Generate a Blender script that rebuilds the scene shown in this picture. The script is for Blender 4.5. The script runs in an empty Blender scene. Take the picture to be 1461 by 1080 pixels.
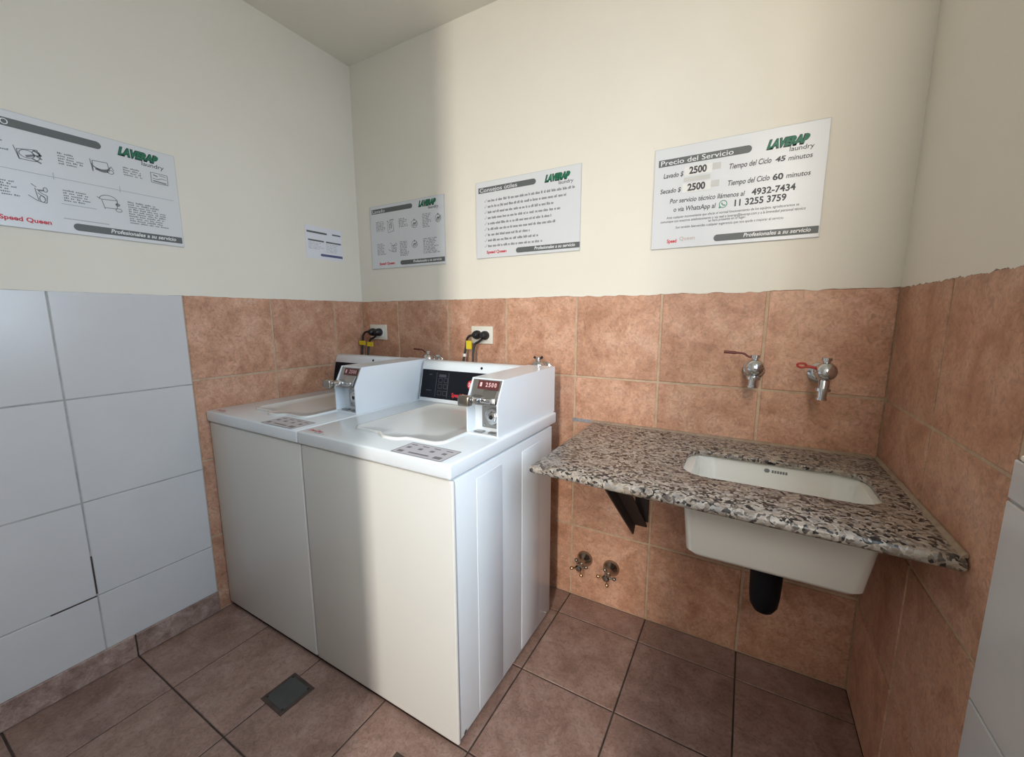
import bpy, bmesh, math, random
from mathutils import Vector, Matrix
random.seed(7)
S = bpy.context.scene
COL = S.collection
U = 0.337                      # one wall tile pitch in metres; geometry below is written in tile units
W, H1, ZC = 6.806, 4.0, 7.585  # room width, tile top, ceiling (tile units)
YF = -5.05                     # inner face of the front wall (behind the camera)

# ------------------------------------------------------------------ camera, world, lights, exposure
cam = bpy.data.cameras.new('camera'); cam.sensor_width = 36; cam.lens = 36*584.62/1461
cam.clip_start = 0.02
co = bpy.data.objects.new('camera', cam); COL.objects.link(co); S.camera = co
yaw, pit, rol = .5192, .1517, -.0017
fwd = Vector((-math.sin(yaw)*math.cos(pit), math.cos(yaw)*math.cos(pit), -math.sin(pit)))
rt = Vector((math.cos(yaw), math.sin(yaw), 0)); up = rt.cross(fwd)
R2 = rt*math.cos(rol)+up*math.sin(rol); U2 = up*math.cos(rol)-rt*math.sin(rol)
M = Matrix((R2, U2, -fwd)).transposed().to_4x4(); M.translation = Vector((5.6707, -4.8385, 3.7605))*U
co.matrix_world = M

wd = bpy.data.worlds.new('sky'); S.world = wd; wd.use_nodes = True
bg = wd.node_tree.nodes['Background']
bg.inputs[0].default_value = (0.69, 0.855, 1.03, 1); bg.inputs[1].default_value = 6.9

def area(name, loc, target, sx, sy, power, color, portal=False):
    l = bpy.data.lights.new(name, 'AREA'); l.shape = 'RECTANGLE'; l.size = sx*U; l.size_y = sy*U
    l.energy = power; l.color = color
    o = bpy.data.objects.new(name, l); COL.objects.link(o)
    o.location = Vector(loc)*U
    d = (Vector(target)-Vector(loc)).normalized()
    o.rotation_euler = d.to_track_quat('-Z', 'Y').to_euler()
    if portal: l.cycles.is_portal = True
    return o
# bright narrow gap of daylight across the added yard, seen through the doorway behind the camera
area('daylight_gap', (6.9, -14.0, 8.0), (4.9, 0, 8.0), 0.75, 12.0, 158, (1.0, 0.92, 0.80))
area('window_portal', (W+.35, -3.5, 5.15), (0, -3.5, 5.15), 2.8, 4.1, 1, (1, 1, 1), True)

S.view_settings.view_transform = 'Standard'; S.view_settings.look = 'None'
S.view_settings.gamma = 1; S.view_settings.use_curve_mapping = False
S.view_settings.exposure = 0.0

# ------------------------------------------------------------------ materials
def mat(name, col, rough=.5, metal=0, **kw):
    m = bpy.data.materials.new(name); m.use_nodes = True
    b = m.node_tree.nodes['Principled BSDF']
    b.inputs['Base Color'].default_value = (*col, 1); b.inputs['Roughness'].default_value = rough
    b.inputs['Metallic'].default_value = metal
    for k, v in kw.items(): b.inputs[k.replace('_', ' ')].default_value = v
    return m
class NT:
    def __init__(s, m): s.m = m; s.t = m.node_tree; s.b = s.t.nodes['Principled BSDF']
    def n(s, typ, **kw):
        x = s.t.nodes.new(typ)
        for k, v in kw.items():
            if isinstance(k, str) and hasattr(x, k): setattr(x, k, v)
        return x
    def l(s, a, b): s.t.links.new(a, b)
    def pos(s, rand=40.0):
        g = s.n('ShaderNodeNewGeometry'); oi = s.n('ShaderNodeObjectInfo')
        mu = s.n('ShaderNodeMath', operation='MULTIPLY'); mu.inputs[1].default_value = rand
        s.l(oi.outputs['Random'], mu.inputs[0])
        ad = s.n('ShaderNodeVectorMath', operation='ADD'); s.l(g.outputs['Position'], ad.inputs[0]); s.l(mu.outputs[0], ad.inputs[1])
        s.oi = oi; return ad.outputs[0]
    def noise(s, vec, scale, detail=4, rough=.6, dist=0.0):
        x = s.n('ShaderNodeTexNoise'); x.inputs['Scale'].default_value = scale; x.inputs['Detail'].default_value = detail
        x.inputs['Roughness'].default_value = rough; x.inputs['Distortion'].default_value = dist
        s.l(vec, x.inputs['Vector']); return x.outputs[0]
    def ramp(s, fac, stops, interp='LINEAR'):
        r = s.n('ShaderNodeValToRGB'); r.color_ramp.interpolation = interp
        e = r.color_ramp.elements
        while len(e) < len(stops): e.new(.5)
        for el, (p, c) in zip(e, stops): el.position = p; el.color = (*c, 1)
        s.l(fac, r.inputs[0]); return r.outputs[0]
    def mix(s, fac, a, b, typ='MIX'):
        x = s.n('ShaderNodeMix', data_type='RGBA', blend_type=typ)
        for v, i in ((fac, 0), (a, 6), (b, 7)):
            if hasattr(v, 'is_linked') or hasattr(v, 'links'): s.l(v, x.inputs[i])
            else: x.inputs[i].default_value = v if i == 0 else (*v, 1)
        return x.outputs[2]
    def bump(s, h, strength=.2, dist=.002):
        b = s.n('ShaderNodeBump'); b.inputs['Strength'].default_value = strength; b.inputs['Distance'].default_value = dist
        s.l(h, b.inputs['Height']); s.l(b.outputs[0], s.b.inputs['Normal'])

def tile_mat(name, c0, c1, c2, rough, sc=9.0):
    m = mat(name, c1, rough); t = NT(m); v = t.pos()
    n1 = t.noise(v, sc, 6, .62, .6); n2 = t.noise(v, sc*6.5, 5, .7, 1.4)
    a = t.ramp(n1, [(.33, c0), (.5, c1), (.68, c2)])
    sp = t.ramp(n2, [(.34, (.72, .70, .68)), (.5, (1, 1, 1)), (.68, (1.20, 1.20, 1.19))])
    c = t.mix(1.0, a, sp, 'MULTIPLY')
    rv = t.ramp(t.oi.outputs['Random'], [(0, (.90, .90, .91)), (1, (1.08, 1.07, 1.06))])
    c = t.mix(1.0, c, rv, 'MULTIPLY'); t.l(c, t.b.inputs['Base Color'])
    rr = t.n('ShaderNodeMapRange'); rr.inputs[3].default_value = rough-.08; rr.inputs[4].default_value = rough+.16
    t.l(n2, rr.inputs[0]); t.l(rr.outputs[0], t.b.inputs['Roughness'])
    t.bump(n2, .25, .0012); return m
TERRA = tile_mat('terracotta_glaze', (.43, .215, .13), (.55, .30, .195), (.63, .38, .265), .42)
FLOORT = tile_mat('floor_tile_glaze', (.24, .145, .113), (.315, .195, .155), (.38, .255, .21), .40)
SKIRT = tile_mat('skirting_glaze', (.23, .145, .12), (.36, .25, .21), (.50, .38, .33), .42, 20)
def noisy(name, a, b, rough, sc, bump=0.0, bd=.001):
    m = mat(name, a, rough); t = NT(m); v = t.pos(5)
    n = t.noise(v, sc, 5, .6); t.l(t.ramp(n, [(.35, a), (.65, b)]), t.b.inputs['Base Color'])
    if bump: t.bump(n, bump, bd)
    return m
PAINT = noisy('cream_wall_paint', (.79, .735, .635), (.815, .76, .665), .75, 2.5, .05)
CEIL = noisy('ceiling_paint', (.80, .755, .66), (.83, .785, .69), .8, 2)
WTILE = noisy('white_tile_glaze', (.62, .61, .615), (.65, .64, .645), .22, 3)
GROUT = noisy('beige_grout', (.58, .43, .30), (.47, .33, .22), .85, 30)
GROUTW = noisy('grey_grout', (.46, .45, .44), (.30, .30, .30), .85, 18)
GROUTF = noisy('dark_floor_grout', (.045, .030, .024), (.09, .06, .048), .9, 15)
ENAMEL = mat('white_enamel_sky_tint', (.80, .845, .885), .28, Coat_Weight=.3, Coat_Roughness=.1)  # cabinet paint with the blue of the sky light put into its colour
LIDM = mat('glossy_white_enamel', (.76, .765, .75), .12)
ENAMELB = mat('white_enamel_daylight_tint', (.73, .715, .68), .3)  # same paint as the cabinet, warm daylight tint put into the colour
CERAMIC = mat('white_ceramic', (.78, .765, .70), .14)
CHROME = mat('chrome', (.62, .63, .64), .17, 1)
STEEL = mat('dull_steel', (.42, .41, .40), .36, 1)
OLDCHROME = mat('worn_chrome', (.36, .33, .29), .25, 1)
BRASS = mat('brass', (.72, .48, .28), .28, 1)
BLACK = mat('black_plastic', (.012, .012, .013), .42)
PIPEM = mat('black_pipe_rubber', (.003, .0035, .005), .6, Specular_IOR_Level=.2)
GLASSB = mat('black_panel_gloss', (.004, .005, .010), .5, Specular_IOR_Level=.25)
PANELG = mat('panel_grey_print', (.055, .06, .075), .4)
RED = mat('red_print', (.62, .03, .05), .5)
REDLEV = mat('red_lever_coating', (.42, .035, .025), .4)
DKRED = mat('dark_red_lever_coating', (.13, .025, .018), .45)
DISPR = mat('red_display_window', (.11, .028, .028), .35)
DISPW = mat('display_digits', (.85, .55, .55), .5)
IRON = mat('dark_painted_iron', (.022, .012, .009), .7)
PLATE = mat('ivory_plastic', (.74, .70, .60), .4)
YELLOW = mat('yellow_tag', (.72, .55, .02), .55)
WHITEP = mat('white_plastic', (.8, .78, .74), .5)
SIGN = mat('white_sign_board', (.70, .70, .71), .32)
SIGNE = mat('sign_board_edge', (.52, .53, .54), .5)
INKG = mat('grey_print', (.115, .122, .118), .5)
INKG2 = mat('light_grey_print', (.42, .43, .44), .5)
INKD = mat('dark_print', (.05, .05, .055), .5)
INKM = mat('mid_grey_print', (.20, .20, .205), .5)
INKW = mat('white_print', (.80, .80, .80), .5)
GREEN = mat('green_print', (.012, .16, .08), .5)
GREEND = mat('dark_green_print', (.008, .045, .035), .5)
BLUEP = mat('blue_grey_print', (.10, .105, .22), .5)
PAPER = mat('white_paper', (.77, .76, .80), .6)
STICK = mat('label_film', (.60, .58, .62), .3)
DRAINM = noisy('grey_drain_plate', (.055, .056, .052), (.075, .076, .070), .45, 12)
CAULK = noisy('beige_caulk', (.30, .22, .155), (.38, .29, .21), .6, 40)
CEMENT = noisy('concrete_ground', (.32, .31, .29), (.38, .37, .35), .9, 3)
def granite():
    m = mat('polished_granite', (.5, .45, .4), .3); t = NT(m); v = t.pos(3)
    d = t.noise(v, 55, 3, .6)
    sc = t.n('ShaderNodeVectorMath', operation='SCALE'); sc.inputs['Scale'].default_value = .03
    nv = t.n('ShaderNodeTexNoise'); nv.inputs['Scale'].default_value = 45; nv.inputs['Detail'].default_value = 2; t.l(v, nv.inputs['Vector'])
    t.l(nv.outputs['Color'], sc.inputs[0])
    ad = t.n('ShaderNodeVectorMath', operation='ADD'); t.l(v, ad.inputs[0]); t.l(sc.outputs[0], ad.inputs[1])
    vo = t.n('ShaderNodeTexVoronoi'); vo.inputs['Scale'].default_value = 125; t.l(ad.outputs[0], vo.inputs['Vector'])
    sx = t.n('ShaderNodeSeparateColor'); t.l(vo.outputs['Color'], sx.inputs[0])
    big = t.noise(v, 22, 3, .6)
    mx = t.n('ShaderNodeMath', operation='MULTIPLY_ADD'); mx.inputs[1].default_value = .62; t.l(sx.outputs[0], mx.inputs[0])
    m2 = t.n('ShaderNodeMath', operation='MULTIPLY'); m2.inputs[1].default_value = .50; t.l(big, m2.inputs[0]); t.l(m2.outputs[0], mx.inputs[2])
    c = t.ramp(mx.outputs[0], [(.30, (.016, .016, .018)), (.39, (.09, .074, .064)), (.46, (.20, .16, .128)), (.58, (.31, .25, .195)), (.73, (.45, .39, .325)), (.86, (.26, .24, .22))])
    t.l(c, t.b.inputs['Base Color']); return m
GRANITE = granite()

# ------------------------------------------------------------------ mesh helpers (tile units in, metres out)
class MB:
    def __init__(s): s.bm = bmesh.new()
    def box(s, x0, x1, y0, y1, z0, z1, bev=0, seg=2, only=None):
        vs = [s.bm.verts.new((x, y, z)) for x in (x0, x1) for y in (y0, y1) for z in (z0, z1)]
        fs = [(0, 1, 3, 2), (4, 6, 7, 5), (0, 4, 5, 1), (2, 3, 7, 6), (0, 2, 6, 4), (1, 5, 7, 3)]
        f = [s.bm.faces.new([vs[i] for i in q]) for q in fs]
        if bev:
            es = {e for q in f for e in q.edges}
            if only: es = {e for e in es if only((e.verts[0].co+e.verts[1].co)/2, (e.verts[1].co-e.verts[0].co).normalized())}
            bmesh.ops.bevel(s.bm, geom=list(es), offset=bev, segments=seg, profile=.5, affect='EDGES')
        return s
    def prism(s, pts, axis, a, b, bev=0):
        """pts: 2-D outline; axis 'x' -> (y,z), 'y' -> (x,z), 'z' -> (x,y)"""
        def P(p, t): return {'x': (t, p[0], p[1]), 'y': (p[0], t, p[1]), 'z': (p[0], p[1], t)}[axis]
        A = [s.bm.verts.new(P(p, a)) for p in pts]; B = [s.bm.verts.new(P(p, b)) for p in pts]
        n = len(pts); fs = [s.bm.faces.new(A), s.bm.faces.new(list(reversed(B)))]
        for i in range(n): fs.append(s.bm.faces.new((A[i], B[i], B[(i+1) % n], A[(i+1) % n])))
        bmesh.ops.recalc_face_normals(s.bm, faces=fs)
        if bev: bmesh.ops.bevel(s.bm, geom=list({e for f in fs for e in f.edges}), offset=bev, segments=2, profile=.5, affect='EDGES')
        return s
    def loft(s, loops, cap0=True, cap1=True):
        L = [[s.bm.verts.new(p) for p in lp] for lp in loops]; fs = []
        for a, b in zip(L, L[1:]):
            n = len(a)
            for i in range(n): fs.append(s.bm.faces.new((a[i], a[(i+1) % n], b[(i+1) % n], b[i])))
        if cap0: fs.append(s.bm.faces.new(list(reversed(L[0]))))
        if cap1: fs.append(s.bm.faces.new(L[-1]))
        bmesh.ops.recalc_face_normals(s.bm, faces=fs); return s
    def lathe(s, org, d, prof, n=20):
        """prof: list of (distance along d, radius)"""
        d = Vector(d).normalized(); a = d.orthogonal().normalized(); b = d.cross(a); org = Vector(org)
        return s.loft([[org+d*t+(a*math.cos(2*math.pi*k/n)+b*math.sin(2*math.pi*k/n))*max(r, 1e-4) for k in range(n)] for t, r in prof])
    def tube(s, pts, r, n=10, smooth=True):
        P = [Vector(p) for p in pts]
        if smooth and len(P) > 2:
            Q = []
            for i in range(len(P)-1):
                p0 = P[max(i-1, 0)]; p1 = P[i]; p2 = P[i+1]; p3 = P[min(i+2, len(P)-1)]
                for k in range(6):
                    t = k/6; Q.append(.5*((2*p1)+(p2-p0)*t+(2*p0-5*p1+4*p2-p3)*t*t+(3*p1-p0-3*p2+p3)*t**3))
            P = Q+[P[-1]]
        loops = []; a = None
        for i, p in enumerate(P):
            d = (P[min(i+1, len(P)-1)]-P[max(i-1, 0)]).normalized()
            a = d.orthogonal().normalized() if a is None else (a-d*a.dot(d)).normalized()
            b = d.cross(a)
            rr = r(i/(len(P)-1)) if callable(r) else r
            loops.append([p+(a*math.cos(2*math.pi*k/n)+b*math.sin(2*math.pi*k/n))*rr for k in range(n)])
        return s.loft(loops)
    def ball(s, c, r, n=12):
        bmesh.ops.create_uvsphere(s.bm, u_segments=n, v_segments=max(6, n//2), radius=r, matrix=Matrix.Translation(c)); return s
    def poly(s, pts):
        s.bm.faces.new([s.bm.verts.new(p) for p in pts]); return s
    def build(s, name, m, parent=None, root=(0, 0, 0), smooth=None):
        root = Vector(root)
        for v in s.bm.verts: v.co = (v.co-root)*U
        me = bpy.data.meshes.new(name); s.bm.to_mesh(me); s.bm.free(); me.materials.append(m)
        if smooth is not None:
            me.shade_smooth(); me.set_sharp_from_angle(angle=math.radians(smooth))
        o = bpy.data.objects.new(name, me); COL.objects.link(o)
        if parent is None: o.location = root*U
        else: o.parent = parent
        return o
def tag(o, label, cat=None, group=None, kind=None):
    o['label'] = label
    if cat: o['category'] = cat
    if group: o['group'] = group
    if kind: o['kind'] = kind
    return o
def thing(name, root, label, cat, group=None):
    o = bpy.data.objects.new(name, None); COL.objects.link(o); o.location = Vector(root)*U; o.empty_display_size = .05
    return tag(o, label, cat, group)

def rrect(x0, x1, y0, y1, r, ns=6, na=4):
    """rounded rectangle loop, 4*(ns+2*na) points, each side running from mid-corner to mid-corner"""
    cs = [(x0+r, y0+r, 180), (x1-r, y0+r, 270), (x1-r, y1-r, 0), (x0+r, y1-r, 90)]
    out = []
    for i in range(4):
        cx, cy, a = cs[i]; nx, ny, b = cs[(i+1) % 4]
        A = [(cx+r*math.cos(math.radians(a+45+45*k/na)), cy+r*math.sin(math.radians(a+45+45*k/na))) for k in range(na+1)]
        B = [(nx+r*math.cos(math.radians(b+45*k/na)), ny+r*math.sin(math.radians(b+45*k/na))) for k in range(na+1)]
        for k in range(1, ns): A.append((A[na][0]+(B[0][0]-A[na][0])*k/ns, A[na][1]+(B[0][1]-A[na][1])*k/ns))
        out += A+B[:-1]
    return out
def rect_like(x0, x1, y0, y1, ns=6, na=4):
    c = [(x0, y0), (x1, y0), (x1, y1), (x0, y1)]; n = ns+2*na; out = []
    for i in range(4):
        a, b = c[i], c[(i+1) % 4]
        out += [(a[0]+(b[0]-a[0])*k/n, a[1]+(b[1]-a[1])*k/n) for k in range(n)]
    return out

# text -> outline mesh in a plane
def text_bm(body, shear=0.0, bold=0.0):
    cu = bpy.data.curves.new('t', 'FONT'); cu.body = body; cu.size = 1; cu.shear = shear; cu.offset = bold
    cu.resolution_u = 3; cu.fill_mode = 'FRONT'
    o = bpy.data.objects.new('t', cu); COL.objects.link(o)
    dg = bpy.context.evaluated_depsgraph_get(); dg.update()
    me = bpy.data.meshes.new_from_object(o.evaluated_get(dg))
    bpy.data.objects.remove(o); bpy.data.curves.remove(cu)
    V = [tuple(v.co) for v in me.vertices]; F = [tuple(p.vertices) for p in me.polygons]
    bpy.data.meshes.remove(me); return V, F
CAP = {}
class Plane2:
    """a printed plane: origin, right, up; prints lie a hair in front of it"""
    def __init__(s, org, right, upv, parent, root):
        s.o, s.r, s.u = Vector(org), Vector(right), Vector(upv); s.n = s.r.cross(s.u); s.par = parent; s.root = root
    def P(s, x, y, lift=.0012): return s.o+s.r*x+s.u*y+s.n*lift
    def text(s, mb, body, x0, x1, y, h, shear=0, bold=0, lift=.0024, tilt=0.0):
        V, F = text_bm(body, shear, bold)
        if not V: return
        if 'H' not in CAP: CAP['H'] = max(v[1] for v in text_bm('H')[0])
        xa = min(v[0] for v in V); xb = max(v[0] for v in V); k = (x1-x0)/(xb-xa); kh = h/CAP['H']
        vs = [mb.bm.verts.new(s.P(x0+(v[0]-xa)*k, y+v[1]*kh+tilt*(v[0]-xa)*k, lift)) for v in V]
        for f in F:
            try: mb.bm.faces.new([vs[i] for i in f])
            except ValueError: pass
    def rect(s, mb, x0, x1, y0, y1, lift=.0012, rl=False, rr=False):
        r = (y1-y0)/2; pts = []
        if rl: pts += [(x0+r-r*math.sin(math.pi*k/8), (y0+y1)/2-r*math.cos(math.pi*k/8)*-1) for k in range(9)]
        else: pts += [(x0, y1), (x0, y0)]
        if rr: pts += [(x1-r+r*math.sin(math.pi*k/8), (y0+y1)/2-r*math.cos(math.pi*k/8)) for k in range(9)]
        else: pts += [(x1, y0), (x1, y1)]
        mb.poly([s.P(x, y, lift) for x, y in pts])
    def line(s, mb, x0, y0, x1, y1, w, lift=.0013):
        d = Vector((x1-x0, y1-y0)); 
        if d.length < 1e-6: return
        q = Vector((-d.y, d.x)).normalized()*w/2
        mb.poly([s.P(x0+q.x, y0+q.y, lift), s.P(x0-q.x, y0-q.y, lift), s.P(x1-q.x, y1-q.y, lift), s.P(x1+q.x, y1+q.y, lift)])
    def words(s, mb, x0, x1, y, h, rnd):
        """a line of print too small to read in the photograph: word-sized strokes with ascenders"""
        x = x0
        while x < x1-.01:
            w = min(rnd.uniform(.02, .075), x1-x); k = x
            while k < x+w-.004:
                hh = h*(1.0 if rnd.random() < .25 else .72)
                s.rect(mb, k, min(k+.0095, x+w), y, y+hh); k += .0125
            x += w+.014
    def block(s, mb, x0, x1, ytop, ybot, h, gap, rnd, bold_first=None):
        y = ytop-h
        while y > ybot-.001:
            s.words(mb, x0, x0+(x1-x0)*rnd.uniform(.62, 1.0), y, h, rnd); y -= gap

# ------------------------------------------------------------------ room shell
TM = {}
def tile(parent, name, m, a0, a1, b0, b1, plane, at, th=.03, proud=0.0, ch=.006):
    """one glazed tile: (a,b) are its in-plane extents; chamfered front edge"""
    key = (round(a1-a0, 3), round(b1-b0, 3), plane, m.name, th)
    if key not in TM:
        w, h = (a1-a0)/2, (b1-b0)/2; vs = []
        for z, i in ((-th, 0), (-ch, 0), (0, ch)):
            vs += [(-w+i, -h+i, z), (w-i, -h+i, z), (w-i, h-i, z), (-w+i, h-i, z)]
        fs = [(3, 2, 1, 0), (8, 9, 10, 11)]
        for l in (0, 4):
            for i in range(4): fs.append((l+i, l+(i+1) % 4, l+4+(i+1) % 4, l+4+i))
        B = {'back': ((1, 0, 0), (0, 0, 1)), 'left': ((0, 1, 0), (0, 0, 1)), 'right': ((0, -1, 0), (0, 0, 1)), 'floor': ((1, 0, 0), (0, 1, 0))}[plane]
        r, u = Vector(B[0]), Vector(B[1]); n = r.cross(u)
        me = bpy.data.meshes.new(name); me.from_pydata([(r*x+u*y+n*z)*U for x, y, z in vs], [], fs); me.materials.append(m); TM[key] = me
    o = bpy.data.objects.new(name, TM[key]); COL.objects.link(o); o.parent = parent
    a, b = (a0+a1)/2, (b0+b1)/2
    pr = proud+random.uniform(-.0015, .0015)
    o.location = Vector({'back': (a, at-pr, b), 'left': (at+pr, a, b), 'right': (at-pr, a, b), 'floor': (a, b, at+pr)}[plane])*U
    return o
RC = .009    # how far the joints lie behind the tile faces
G = .013     # half a joint
def struct(mb, name, m, label, cat): return tag(mb.build(name, m), label, cat, kind='structure')

wall_back = struct(MB().box(-.4, W+.4, RC, .4, -.3, ZC+.3), 'wall_back', GROUT, 'back wall with terracotta tile below and cream paint above', 'wall')
wall_left = struct(MB().box(-.4, -RC, YF-.35, RC, -.3, ZC+.3), 'wall_left', GROUT, 'left wall, cream paint over white and terracotta tiles', 'wall')
YW0, YW1, ZS, ZW = -2.12, -4.9, 3.13, 7.2
mb = MB()
mb.box(W+RC, W+.4, YW0, RC, -.3, ZC+.3); mb.box(W+RC, W+.4, YF-.35, YW1, -.3, ZC+.3)
mb.box(W+RC, W+.4, YW1, YW0, -.3, ZS-.03); mb.box(W+RC, W+.4, YW1, YW0, ZW, ZC+.3)
wall_right = struct(mb, 'wall_right', GROUT, 'right wall with terracotta tile beside the counter', 'wall')
mb = MB(); DX0, DX1, DZ = 3.68, 6.75, ZC-.01
mb.box(-.4, DX0, YF-.35, YF, -.3, ZC+.3); mb.box(DX1, W+.4, YF-.35, YF, -.3, ZC+.3); mb.box(DX0, DX1, YF-.35, YF, DZ, ZC+.3)
struct(mb, 'wall_front', PAINT, 'cream front wall with the open doorway', 'wall')
struct(MB().box(-.4, W+.4, YF-.35, .4, ZC, ZC+.3), 'ceiling', CEIL, 'plain off-white painted ceiling', 'ceiling')
floor = struct(MB().box(-.4, W+.4, YF-.35, .4, -.3, -.010), 'floor', GROUTF, 'floor of brown mottled tiles with dark joints', 'floor')
struct(MB().box(-30, 40, -45, 30, -.6, -.32), 'ground', CEMENT, 'concrete ground outside the room', 'ground')
BLOCKG = noisy('grey_light_block', (.30, .29, .27), (.36, .35, .32), .9, 2)  # for the unseen blockers added outside the doorway to shape the daylight
struct(MB().box(2.5, 2.9, -14.4, YF-.351, -.32, 16), 'light_block_left', BLOCKG, 'added grey wall left of the doorway outside, unseen, narrowing the daylight', 'wall')  # added blocker: cuts the sky light entering by the doorway
struct(MB().box(7.6, 8.0, -14.4, YF-.351, -.32, 16).box(6.67, 7.61, -7.9, -7.5, -.32, 16), 'light_block_right', BLOCKG, 'added right-hand grey wall and pier outside, unseen, trimming the daylight', 'wall')  # added blocker; its pier sets the soft light edge near the right corner
struct(MB().box(2.5, 8.0, -14.4, YF-.351, 16, 16.3), 'light_block_roof', BLOCKG, 'added high roof outside the doorway, unseen, holding back sky light', 'ceiling')  # added lid over the blockers, keeps the open sky out
struct(MB().box(2.9, 6.45, -14.4, -14.1, -.32, 16).box(7.35, 7.6, -14.4, -14.1, -.32, 16), 'light_block_end', BLOCKG, 'added end wall outside, unseen, with a tall slot for the daylight lamp', 'wall')  # added blocker, leaves only a slot around the daylight lamp
struct(MB().box(5.72, 6.9, -6.1, -5.8, -.32, 4.5), 'light_block_low', BLOCKG, 'added low screen outside the doorway, unseen, shading the sink and lower right', 'wall')  # added to cast the shade of a person standing behind the camera
w1 = struct(MB().box(W-.012, W+.4, YW1-.02, YW0-.004, ZS-.03, ZS, .012), 'window_1', PAINT, 'window opening in the right wall, pale sill at the picture edge', 'window')
fr = MB()
for a, b, c, d in ((YW0-.07, YW0-.01, ZS, ZW), (YW1+.01, YW1+.07, ZS, ZW), (YW1+.01, YW0-.01, ZS, ZS+.06), (YW1+.01, YW0-.01, ZW-.06, ZW)):
    fr.box(W+.26, W+.33, a, b, c, d)
fr.build('window_frame', WHITEP, w1)

# painted plaster above the tiles: its lower edge is brushed unevenly over the top tile row
def plaster(parent, plane, a0, a1, jag, m=PAINT):
    n = 160; low = []
    rr = random.Random(len(plane)); o = 0
    for i in range(n+1):
        a = a0+(a1-a0)*i/n; o = o*.55+rr.uniform(-1, 1)*jag(a)
        low.append((a, H1-.004+o))
    t0, t1 = .004, -.05
    mb = MB()
    def P(a, z, t): return {'back': (a, -t, z), 'left': (t, a, z), 'right': (W-t, a, z)}[plane]
    F = [mb.bm.verts.new(P(a, z, t0)) for a, z in low]; T = [mb.bm.verts.new(P(a, ZC, t0)) for a, z in low]; Bk = [mb.bm.verts.new(P(a, z, t1)) for a, z in low]
    fs = []
    for i in range(n):
        fs.append(mb.bm.faces.new((F[i], F[i+1], T[i+1], T[i]))); fs.append(mb.bm.faces.new((Bk[i], Bk[i+1], F[i+1], F[i])))
    if plane == 'right' or plane == 'left': bmesh.ops.reverse_faces(mb.bm, faces=fs)
    return mb.build('painted_plaster', m, parent)
plaster(wall_back, 'back', 0, W, lambda a: .003 if a < 3.5 else .008)
plaster(wall_left, 'left', YF, 0, lambda a: .0025)
# right wall plaster goes around the window
plaster(wall_right, 'right', YW0, 0, lambda a: .0065)
mb = MB(); mb.box(W-.004, W+.02, YF, YW1, H1-1, ZC); mb.box(W-.004, W+.02, YW1, YW0, ZW, ZC)
mb.build('painted_plaster', PAINT, wall_right)

XL = [.8227+k*1.0 for k in range(6)]           # joints running into the depth of the room
zrows = [0, 1.0009, 2.004, 3.0068, H1]
xs = [0]+XL+[W]
for i in range(7):
    for j in range(4):
        tile(wall_back, 'wall_tile', TERRA, xs[i]+(G if i else .002), xs[i+1]-(G if i < 6 else .006), zrows[j]+(G if j else .004), zrows[j+1]-(G if j < 3 else 0), 'back', 0)
ys = [-2.55, -1.545, -.545, 0]
for i in range(3):
    for j in range(4):
        tile(wall_left, 'wall_tile', TERRA, ys[i]+(G if i else .004), ys[i+1]-G*.6, zrows[j]+(G if j else .004), zrows[j+1]-(G if j < 3 else 0), 'left', 0)
zr2 = [0, .955, 1.985, 2.998, H1]
for a, b in ((-1.068, 0), (-2.09, -1.068)):
    for j in range(4):
        tile(wall_right, 'wall_tile', TERRA, a+G*1.4, b-(G*1.4 if b < 0 else .004), zr2[j]+(G if j else .004), zr2[j+1]-(G if j < 3 else 0), 'right', W)
# white tiles
yw = [YF, -4.68, -3.615, -2.556]; zw = [.0, .885, 1.905, 2.962, H1]
backing = MB().box(-.03, -.006, YF, -2.553, 0, H1).build('grey_joint_bed', GROUTW, wall_left)
for i in range(3):
    for j in range(4):
        g = random.choice((.004, .005, .006))
        tile(wall_left, 'white_wall_tile', WTILE, yw[i]+g, yw[i+1]-g*(i < 2), zw[j]+(g if j else .2), zw[j+1]-(g if j < 3 else 0), 'left', 0, th=.008)
for a0, a1, b0, b1 in ((-3.621, -3.609, .91, 1.33), (-3.95, -3.62, .879, .891)):
    MB().box(-.006, -.0008, a0, a1, b0, b1).build('dark_open_joint', GROUTF, wall_left)
yr = [YF, -4.2, -3.15, -2.10]; zr = [0, .76, 1.832, 2.905, ZS-.03]
MB().box(W-.006, W+.03, YF, -2.103, 0, ZS-.03).build('grey_joint_bed', GROUTW, wall_right)
for i in range(3):
    for j in range(4):
        tile(wall_right, 'white_wall_tile', WTILE, yr[i]+.007, yr[i+1]-.007*(i < 2), zr[j]+.007, zr[j+1]-.007*(j < 3), 'right', W, th=.03, proud=.018)
# floor
yl = [.0]+[-.413-k*.9885 for k in range(5)]+[YF-.3]
for i in range(7):
    for j in range(6):
        tile(floor, 'floor_tile', FLOORT, xs[i]+(.008 if i else .003), xs[i+1]-(.008 if i < 6 else .003), yl[j+1]+.008, yl[j]-(.008 if j else .006), 'floor', 0, th=.03, ch=.004)
# skirting along the left wall
sk = tag(MB().box(0.0015, .012, YF, -2.556, .003, .262).build('baseboard_left', GROUTF), 'brown tile skirting along the foot of the white tiles', 'baseboard', kind='structure')
for a, b in ((YF, -4.385), (-4.385, -3.385), (-3.385, -2.556)):
    tile(sk, 'skirting_tile', SKIRT, a+.006, b-.006, .006, .27, 'left', .03, th=.026)

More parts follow.
